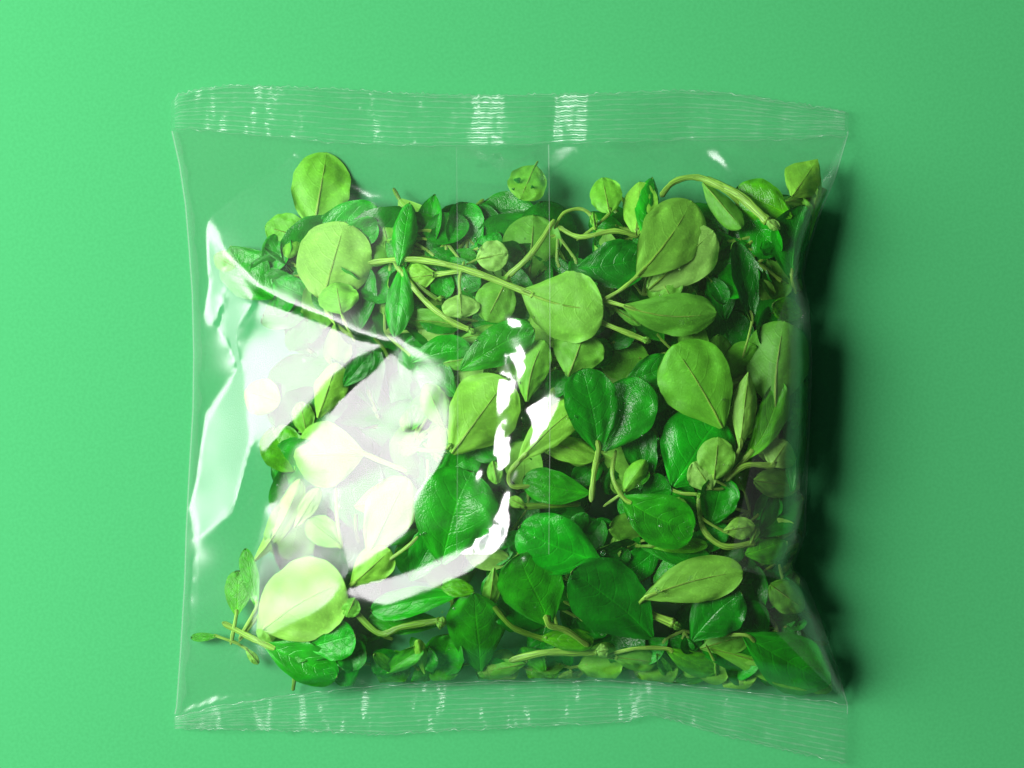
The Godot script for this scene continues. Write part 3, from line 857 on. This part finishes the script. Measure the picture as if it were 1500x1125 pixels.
		lf("small flat mid green leaf just under the white band", 1, [694, 866], [646, 856], 28, 0.84, {"u": 2, "round": 1.0}),
		lf("olive stalk piece right of the white band", -1, [724, 832], [716, 892], 26, 0.7, {"l": 1}),
		lf("bright green shreds of leaf against the bottom film", 1, [560, 985], [620, 950], 30, 0.76, {"u": 2, "cup": 0.9}),
		lf("narrow green leaf slanting at the bottom film", 1, [586, 988], [548, 958], 20, 0.76, {"u": 2}),
		lf("curled green scrap standing at the bottom film", -1, [622, 986], [612, 938], 22, 0.8, {"l": 2, "cup": 1.2}),
		lf("dark leaf behind the shreds at the bottom", 1, [640, 995], [660, 930], 62, 0.5, {"u": 1}),
		lf("", -1, [872, 956], [890, 952], 22, 0.84, {"sprig": "bottom", "l": 0, "s": [[746, 968, 0.8], [800, 956, 0.86]], "sw": 17}),
		lf("", -1, [896, 962], [962, 970], 34, 0.76, {"sprig": "bottom", "l": 1, "s": [[870, 957, 0.8]], "sw": 11}),
		lf("", 1, [976, 950], [1050, 982], 36, 0.74, {"sprig": "bottom", "u": 2, "bend": 4, "s": [[890, 960, 0.78], [930, 950, 0.78]], "sw": 9}),
		lf("", -1, [770, 972], [700, 986], 30, 0.6, {"sprig": "bottom", "l": 2}),
		lf("mid green stalk slanting into the bottom stalk", 1, [790, 934], [870, 940], 34, 0.76, {"u": 2, "s": [[722, 886, 0.78], [750, 918, 0.8]], "sw": 12, "sm": 1}),
		lf("thin green stem hanging at the bottom right", -1, [1048, 972], [1050, 1000], 7, 0.8, {"l": 1, "s": [[1034, 944, 0.78]], "sw": 6}),
		lf("small drooping leaf tip at the bottom beside the thick stalk", 1, [962, 958], [980, 990], 18, 0.76, {"u": 2}),
	]

func build_leaves() -> void:
	var list := leaf_list()
	for s in sprig_list():
		var o := thing("lettuce_sprig", s[1], "salad sprig")
		sprigs[s[0]] = o
	for d in list:
		add_leaf(d)
	# leaves deeper in the pile: one glimpsed under each of the upper ones
	var count := 0
	for d in list:
		if d.label == "" or d.w < 30.0:
			continue
		for k in 2:
			if count >= 172:
				break
			var cx: float = (d.b[0] + d.t[0]) * 0.5 + rng.randf_range(-45, 45)
			var cy: float = (d.b[1] + d.t[1]) * 0.5 + rng.randf_range(-45, 45)
			cx = clampf(cx, 470.0 if cy < 560 else 440.0, 1130.0)
			cy = clampf(cy, 350.0, 935.0)
			var a := rng.randf() * TAU
			var len := rng.randf_range(95, 140)
			var dx := cos(a) * len * 0.5
			var dy := sin(a) * len * 0.5
			var b := [cx - dx, cy - dy]
			var t := [cx + dx, cy + dy]
			if hf(b[0], b[1]) < 50.0 or hf(t[0], t[1]) < 50.0:
				continue
			var lev := rng.randf_range(0.05, 0.2) if k == 0 else rng.randf_range(0.28, 0.48)
			var g := {"face": 1 if k == 0 or rng.randf() < 0.85 else -1, "b": b, "t": t, "w": rng.randf_range(75, 115), "f": lev + rng.randf_range(-0.04, 0.1), "fb": lev, "u": 0, "l": 1, "roll": rng.randf_range(-25, 25), "cup": rng.randf_range(-0.6, 0.6), "bend": rng.randf_range(-8, 8), "arch": rng.randf_range(-4, 12), "deep": true, "sw": 9, "sm": 1,
				"s": [[b[0] - dx * 0.3, b[1] - dy * 0.3, lev]]}
			g.label = ("dim leaf at the pile's bottom, beneath the " if k == 0 else "shaded leaf half way down the pile, under the ") + str(d.label).replace("very ", "")
			g.label = " ".join(str(g.label).split(" ").slice(0, 16))
			var o := thing("lettuce_leaf", g.label, "salad leaf", "dim leaves deep in the pile")
			leaf(o, g, "blade")
			count += 1
	var sc := 0
	for i in list.size():
		var d: Dictionary = list[i]
		if d.label == "" or d.w < 26.0 or sc >= 78:
			continue
		var nx: float = clampf((d.b[0] + d.t[0]) * 0.5 + rng.randf_range(-50, 50), 410.0 if d.b[1] > 560 else 450.0, 1140.0)
		var ny: float = clampf((d.b[1] + d.t[1]) * 0.5 + (rng.randf_range(-50, 50) if d.b[1] < 830 else rng.randf_range(0, 75)), 345.0, 968.0)
		if hf(nx, ny) < 40.0:
			continue
		var o := thing("lettuce_sprig", "small shaded sprig tucked under the " + str(d.label).replace("very ", ""), "salad sprig", "shaded sprigs between the leaves")
		o.set_meta("label", " ".join(str(o.get_meta("label")).split(" ").slice(0, 16)))
		var dir := rng.randf() * TAU
		var lev := rng.randf_range(0.42, 0.66)
		for k in 4:
			var a := dir + (k - 1.5) * 0.75 + rng.randf_range(-0.25, 0.25)
			var st := rng.randf_range(22, 44)
			var bl := rng.randf_range(42, 74)
			var u := Vector2(cos(a), sin(a))
			var b := [nx + u.x * st, ny + u.y * st]
			var t := [nx + u.x * (st + bl), ny + u.y * (st + bl)]
			if hf(t[0], t[1]) < 28.0 or hf(b[0], b[1]) < 28.0:
				b = [nx + u.x * 8.0, ny + u.y * 8.0]
				t = [nx + u.x * 34.0, ny + u.y * 34.0]
			if t[1] < 316.0:
				b[1] = ny - u.y * st
				t[1] = ny - u.y * (st + bl)
			var pale := rng.randf() < 0.28
			leaf(o, {"face": -1 if pale else 1, "b": b, "t": t, "w": bl * rng.randf_range(0.6, 0.85), "f": lev + rng.randf_range(-0.16, 0.16), "fb": lev, "u": 0 if rng.randf() < 0.7 else 1, "l": rng.randi_range(0, 2), "roll": rng.randf_range(-30, 30), "cup": rng.randf_range(-0.8, 0.9), "bend": rng.randf_range(-6, 6), "arch": rng.randf_range(0, 9), "round": 1.0 if rng.randf() < 0.3 else 0.0, "deep": true, "sw": 7, "s": [[nx, ny, lev]]}, "leaf")
		sc += 1
	for q in [[470, 962, "shaded sprig at bottom left, right of the corner sprig"], [536, 972, "shaded sprig at the bottom film below the forked olive stalk"], [606, 974, "shaded sprig behind the bright green shreds at the bottom film"], [690, 972, "shaded sprig under the foot of the dark triangle leaf"], [762, 976, "shaded sprig below the left end of the thick bottom stalk"], [836, 978, "shaded sprig below the middle of the thick bottom stalk"], [916, 978, "shaded sprig below the right end of the thick bottom stalk"], [1000, 980, "shaded sprig beside the thin hanging stem"], [1140, 800, "shaded sprig behind the leaf folded down the right film"], [1150, 640, "shaded sprig behind the round seed leaf at the right film"], [1148, 540, "shaded sprig under the big pale leaf pressed to the right film"], [1150, 330, "shaded sprig under the dark pointed leaf at the upper right film"]]:
		var o := thing("lettuce_sprig", q[2], "salad sprig", "shaded sprigs between the leaves")
		var dir := rng.randf() * TAU
		for k in 3:
			var a := dir + k * 2.1 + rng.randf_range(-0.4, 0.4)
			var u := Vector2(cos(a), sin(a) * (0.3 if q[1] > 900 else 1.0)) * (0.8 if q[0] < 1100 else 0.5)
			var bl := rng.randf_range(62, 92)
			var b := [q[0] + u.x * 16, q[1] + u.y * 16]
			var t := [q[0] + u.x * (16 + bl), q[1] + u.y * (16 + bl)]
			leaf(o, {"face": -1 if rng.randf() < 0.4 else 1, "b": b, "t": t, "w": bl * 0.7, "f": rng.randf_range(0.35, 0.75), "fb": 0.5, "u": rng.randi_range(0, 2), "l": rng.randi_range(0, 2), "roll": rng.randf_range(-30, 30), "cup": rng.randf_range(-0.8, 0.9), "deep": true, "sw": 7, "s": [[q[0], q[1], 0.5]]}, "leaf")
	print("deep sprigs ", sc)
	print("deep leaves: ", count)

# ---------------------------------------------------------------- the bag

func plan(u: float, v: float) -> Vector2:      # 0..1 over the pillow of the bag
	var x := 250.0 + 990.0 * u
	var y := 600.0
	for k in 3:
		y = lerpf(table(TOP, x), table(BOTTOM, x), v)
		x = lerpf(table(LEFT, y), table(RIGHT, y), u)
	return Vector2(x, y)

func ramp(x: float) -> float:      # two bulges of the top seal, steep on the lamp's side
	return 0.41 * 58.0 * (smoothstep(0.0, 1.0, 0.15 + 0.7 * clampf((x - 682.0) / 58.0, 0.0, 1.0)) - 0.06) * (1.0 - smoothstep(742.0, 812.0, x)) + 0.44 * 50.0 * clampf((x - 812.0) / 50.0, 0.0, 1.0) * (1.0 - smoothstep(864.0, 1010.0, x)) + 8.0 * exp(-pow((x - 420.0) / 60.0, 2.0))

func build_bag() -> void:
	var bag := thing("salad_bag", "clear plastic pillow bag of lamb's lettuce with ribbed heat-sealed ends, lying on green paper", "plastic bag")
	var clear := film(0.005, 0.2)
	var veil := film(0.03, 0.16)
	var seal := film(0.01, 0.24)
	var edge := film(0.16, 0.2)
	var rib_film := film(0.062, 0.24)
	put("front_film", grid_mesh(260, 240, func(u: float, v: float):
		var q := plan(u, v)
		return world(q.x, q.y, hf(q.x, q.y))), [clear], bag)
	put("back_film", grid_mesh(60, 60, func(u: float, v: float):
		var q := plan(u, v)
		return world(q.x, q.y, 2.0 + 1.2 * wob.get_noise_2d(q.x * 0.6, q.y * 0.6))), [film(0.012, 0.12)], bag)
	# heat-sealed ends, ribbed across
	var wn := FastNoiseLite.new()
	wn.frequency = 0.014
	wn.seed = 4
	var jag := FastNoiseLite.new()
	jag.frequency = 0.16
	jag.seed = 9
	put("top_seal", grid_mesh(330, 90, func(u: float, v: float):
		var x := lerpf(250.0, 1243.0, u)
		var y0 := table(TOP_EDGE, x) + jag.get_noise_2d(x, 3.0) * 5.0
		var y1 := table(TOP, x)
		var y := lerpf(y0, y1, v)
		var rib := 1.5 * pow(absf(sin(v * PI * 10.0 + 0.4 * wn.get_noise_2d(x, 40.0))), 0.7)
		var wave := ramp(x) + 5.0 * wn.get_noise_2d(x * 1.2, y * 0.5)
		var fine := 0.5 * jag.get_noise_2d(x * 0.5, y * 0.8)
		return world(x, y, 9.0 + wave + rib + fine)), [seal], bag)
	put("bottom_seal", grid_mesh(330, 90, func(u: float, v: float):
		var x := lerpf(254.0, 1242.0, u)
		var y0 := table(BOTTOM, x)
		var y1 := table(BOTTOM_EDGE, x) + jag.get_noise_2d(x, 80.0) * 5.0
		var y := lerpf(y0, y1, v)
		var rib := 1.5 * pow(absf(sin(v * PI * 11.0 + 0.4 * wn.get_noise_2d(x, 90.0))), 0.7)
		var wave := 6.0 * wn.get_noise_2d(x * 1.3, 500.0 + y * 0.5) + 9.0 * exp(-pow((x - 945.0) / 26.0, 2.0)) * v + 8.0 * smoothstep(930.0, 960.0, x) * (1.0 - v)
		var fine := 0.5 * jag.get_noise_2d(x * 0.5, y * 0.8 + 300.0)
		return world(x, y, 9.0 + wave + rib + fine)), [seal], bag)
	for k in 20:
		var top := k < 10
		var q := (k % 10 + 0.5) / 10.0
		put("seal_rib", grid_mesh(330, 2, func(u: float, v: float):
			var x := lerpf(256.0, 1238.0, u)
			var y: float
			var wave: float
			if top:
				y = lerpf(table(TOP_EDGE, x), table(TOP, x), q)
				wave = ramp(x) + 5.0 * wn.get_noise_2d(x * 1.2, y * 0.5)
			else:
				y = lerpf(table(BOTTOM, x), table(BOTTOM_EDGE, x), q)
				wave = 6.0 * wn.get_noise_2d(x * 1.3, 500.0 + y * 0.5) + 9.0 * exp(-pow((x - 945.0) / 26.0, 2.0)) * q + 8.0 * smoothstep(930.0, 960.0, x) * (1.0 - q)
			var wd := 1.6 + 2.8 * wn.get_noise_2d(x * 1.5, k * 60.0)
			return world(x, y + (v - 0.5) * maxf(0.35, wd) + 2.6 * wn.get_noise_2d(x * 0.8, k * 35.0), 11.2 + wave + 1.2 * sin(v * PI))), [rib_film], bag)
	# overlap of the sheet: a double strip down the middle with two hard edges
	put("overlap_strip", grid_mesh(26, 200, func(u: float, v: float):
		var x := lerpf(668.0, 803.0, u)
		var y := lerpf(table(TOP, x) + 2.0, 812.0, v)
		return world(x, y, hf(x, y) + 1.6 + 0.5 * wob.get_noise_2d(x * 5.0, y * 0.7))), [film(0.004, 0.1)], bag)
	for x0: float in [668.0, 803.0]:
		put("overlap_edge", grid_mesh(1, 200, func(u: float, v: float):
			var x: float = x0 + u * 1.3 + 2.0 * sin(v * 3.0)
			var y := lerpf(table(TOP, x) + 2.0, 812.0, v)
			return world(x, y, hf(x, y) + 2.8)), [film(0.05 if x0 < 700.0 else 0.12, 0.2)], bag)
	# melted rims that catch the light
	for k in 4:
		var path := PackedVector3Array()
		for i in 331:
			var x := lerpf(256.0, 1239.0, i / 330.0)
			var y: float = [table(TOP_EDGE, x) + jag.get_noise_2d(x, 3.0) * 5.0, table(BOTTOM_EDGE, x) + jag.get_noise_2d(x, 80.0) * 5.0, table(TOP, x) + 4.0 * wn.get_noise_2d(x * 2.0, 8.0), table(BOTTOM, x) + 3.0 * wn.get_noise_2d(x * 2.0, 18.0)][k]
			path.append(Vector3(x, 12.0 + 6.0 * jag.get_noise_2d(x * 0.2, k * 50.0) + (7.0 if k > 1 else 0.0), y))
		put("melted_rim", tube(path, 0.7, 0.7, 1.0, 6, 0.0, false), [film([0.06, 0.06, 0.03, 0.07][k], 0.2)], bag)
	var water := StandardMaterial3D.new()
	water.resource_name = "water"
	water.albedo_color = Color(1, 1, 1, 0.0)
	water.roughness = 0.02
	water.refraction_enabled = true
	water.refraction_scale = 0.033
	var dr := RandomNumberGenerator.new()
	dr.seed = 41
	for k in 70:
		var x := dr.randf_range(560, 1120)
		var y := dr.randf_range(330, 930)
		if k < 16:
			x = dr.randf_range(400, 560)
			y = dr.randf_range(560, 900)
		var rad := dr.randf_range(1.2, 2.6) if k % 9 else 4.0
		var drop := grid_mesh(10, 6, func(u: float, v: float):
			var a := u * TAU
			var q := v * PI
			return world(x + cos(a) * sin(q) * rad, y + sin(a) * sin(q) * rad * 1.15, hf(x, y) - 1.0 - rad * 0.5 + cos(q) * rad * 0.5))
		put("water_drop", drop, [water], bag)
	# folded sides of the tube of film
	put("side_fold", grid_mesh(10, 160, func(u: float, v: float):
		var y := lerpf(192.0, 1046.0, v)
		var x := table(LEFT, y) + u * (12.0 + 8.0 * wn.get_noise_2d(y, 7.0)) - 1.0
		return world(x, y, 5.0 + 0.3 * sin(u * PI))), [veil], bag)
	put("side_fold", grid_mesh(14, 160, func(u: float, v: float):
		var y := lerpf(204.0, 1026.0, v)
		var x := lerpf(table(RIGHT, y), minf(table(FLAP, y), table(RIGHT, y) - 4.0), u)
		return world(x, y, hf(x, y) + 2.5 + 2.0 * sin(u * PI))), [film(0.022, 0.2)], bag)
	for s in 2:
		put("fold_line", grid_mesh(1, 160, func(u: float, v: float):
			var y := lerpf(192.0, 1046.0, v)
			var x: float = table(LEFT, y) + u * 1.6 if s == 0 else table(RIGHT, y) - u * 1.6
			return world(x, y, 8.0)), [edge], bag)

# ---------------------------------------------------------------- scene

func settle() -> void:      # each thing's node goes to the middle of its base
	for o in get_children():
		if not o is Node3D or o is Camera3D or o is Light3D or o is MeshInstance3D:
			continue
		var box := AABB()
		var first := true
		for m in o.find_children("*", "MeshInstance3D", true, false):
			var a: AABB = m.mesh.get_aabb()
			box = a if first else box.merge(a)
			first = false
		var at := Vector3(box.get_center().x, box.position.y, box.get_center().z)
		o.position = at
		for c in o.get_children():
			c.position = -at

func _ready() -> void:
	rng.seed = 20
	wob.seed = 2
	wob.frequency = 0.02
	wob.fractal_octaves = 2

	var cam := Camera3D.new()
	cam.name = "camera"
	cam.fov = rad_to_deg(2.0 * atan(CY * U / CAM_H))
	cam.near = 0.05
	cam.far = 20.0
	cam.position = Vector3(0, CAM_H, 0)
	cam.rotation_degrees = Vector3(-90, 0, 0)
	add_child(cam)
	cam.current = true

	var we := WorldEnvironment.new()
	we.name = "environment"
	var env := Environment.new()
	env.background_mode = Environment.BG_COLOR
	env.background_color = Color(0.30, 0.30, 0.32)
	env.background_energy_multiplier = 0.42
	env.tonemap_mode = Environment.TONE_MAPPER_LINEAR
	env.tonemap_exposure = 0.95
	env.sdfgi_enabled = true
	env.ssao_enabled = true
	env.ssil_enabled = true
	we.environment = env
	add_child(we)

	# studio softbox to the left, and the larger dim diffuser behind it
	var aim := Vector3(0, 0.01, 0)
	var box := AreaLight3D.new()
	box.name = "softbox_light"
	box.area_size = Vector2(0.485, 0.57)
	box.light_color = Color(1.0, 0.985, 0.99)
	box.light_energy = 2.0
	box.shadow_enabled = true
	add_child(box)
	box.look_at_from_position(KEY, aim)
	var low := AreaLight3D.new()
	low.name = "reflector_light"
	low.area_size = Vector2(0.9, 0.5)
	low.light_color = Color(0.97, 1.0, 0.99)
	low.light_energy = 1.1
	low.shadow_enabled = true
	add_child(low)
	low.look_at_from_position(STRIP, aim)

	# green paper
	var t0 := Time.get_ticks_msec()
	make_materials()
	print("materials ", Time.get_ticks_msec() - t0)
	var pm := StandardMaterial3D.new()
	pm.resource_name = "green_paper"
	var gr := FastNoiseLite.new()
	gr.frequency = 0.09
	gr.fractal_octaves = 4
	gr.seed = 6
	var nt := NoiseTexture2D.new()
	nt.width = 512
	nt.height = 512
	nt.seamless = true
	nt.noise = gr
	var ramp := Gradient.new()
	ramp.set_color(0, Color(0.93, 0.95, 0.93))
	ramp.set_color(1, Color(1, 1, 1))
	nt.color_ramp = ramp
	pm.albedo_texture = nt
	pm.albedo_color = lin(0.084, 0.55, 0.185)
	pm.roughness = 0.85
	pm.metallic_specular = 0.3
	pm.uv1_triplanar = true
	pm.uv1_scale = Vector3(15, 15, 15)
	var paper := MeshInstance3D.new()
	paper.name = "paper_ground"
	var pl := PlaneMesh.new()
	pl.size = Vector2(3, 3)
	paper.mesh = pl
	pl.material = pm
	paper.set_meta("kind", "structure")
	paper.set_meta("label", "plain green paper sheet under the bag")
	add_child(paper)

	t0 = Time.get_ticks_msec()
	build_height()
	print("height ", Time.get_ticks_msec() - t0)
	t0 = Time.get_ticks_msec()
	build_bag()
	print("bag ", Time.get_ticks_msec() - t0)
	t0 = Time.get_ticks_msec()
	build_leaves()
	print("leaves ", Time.get_ticks_msec() - t0)
	settle()
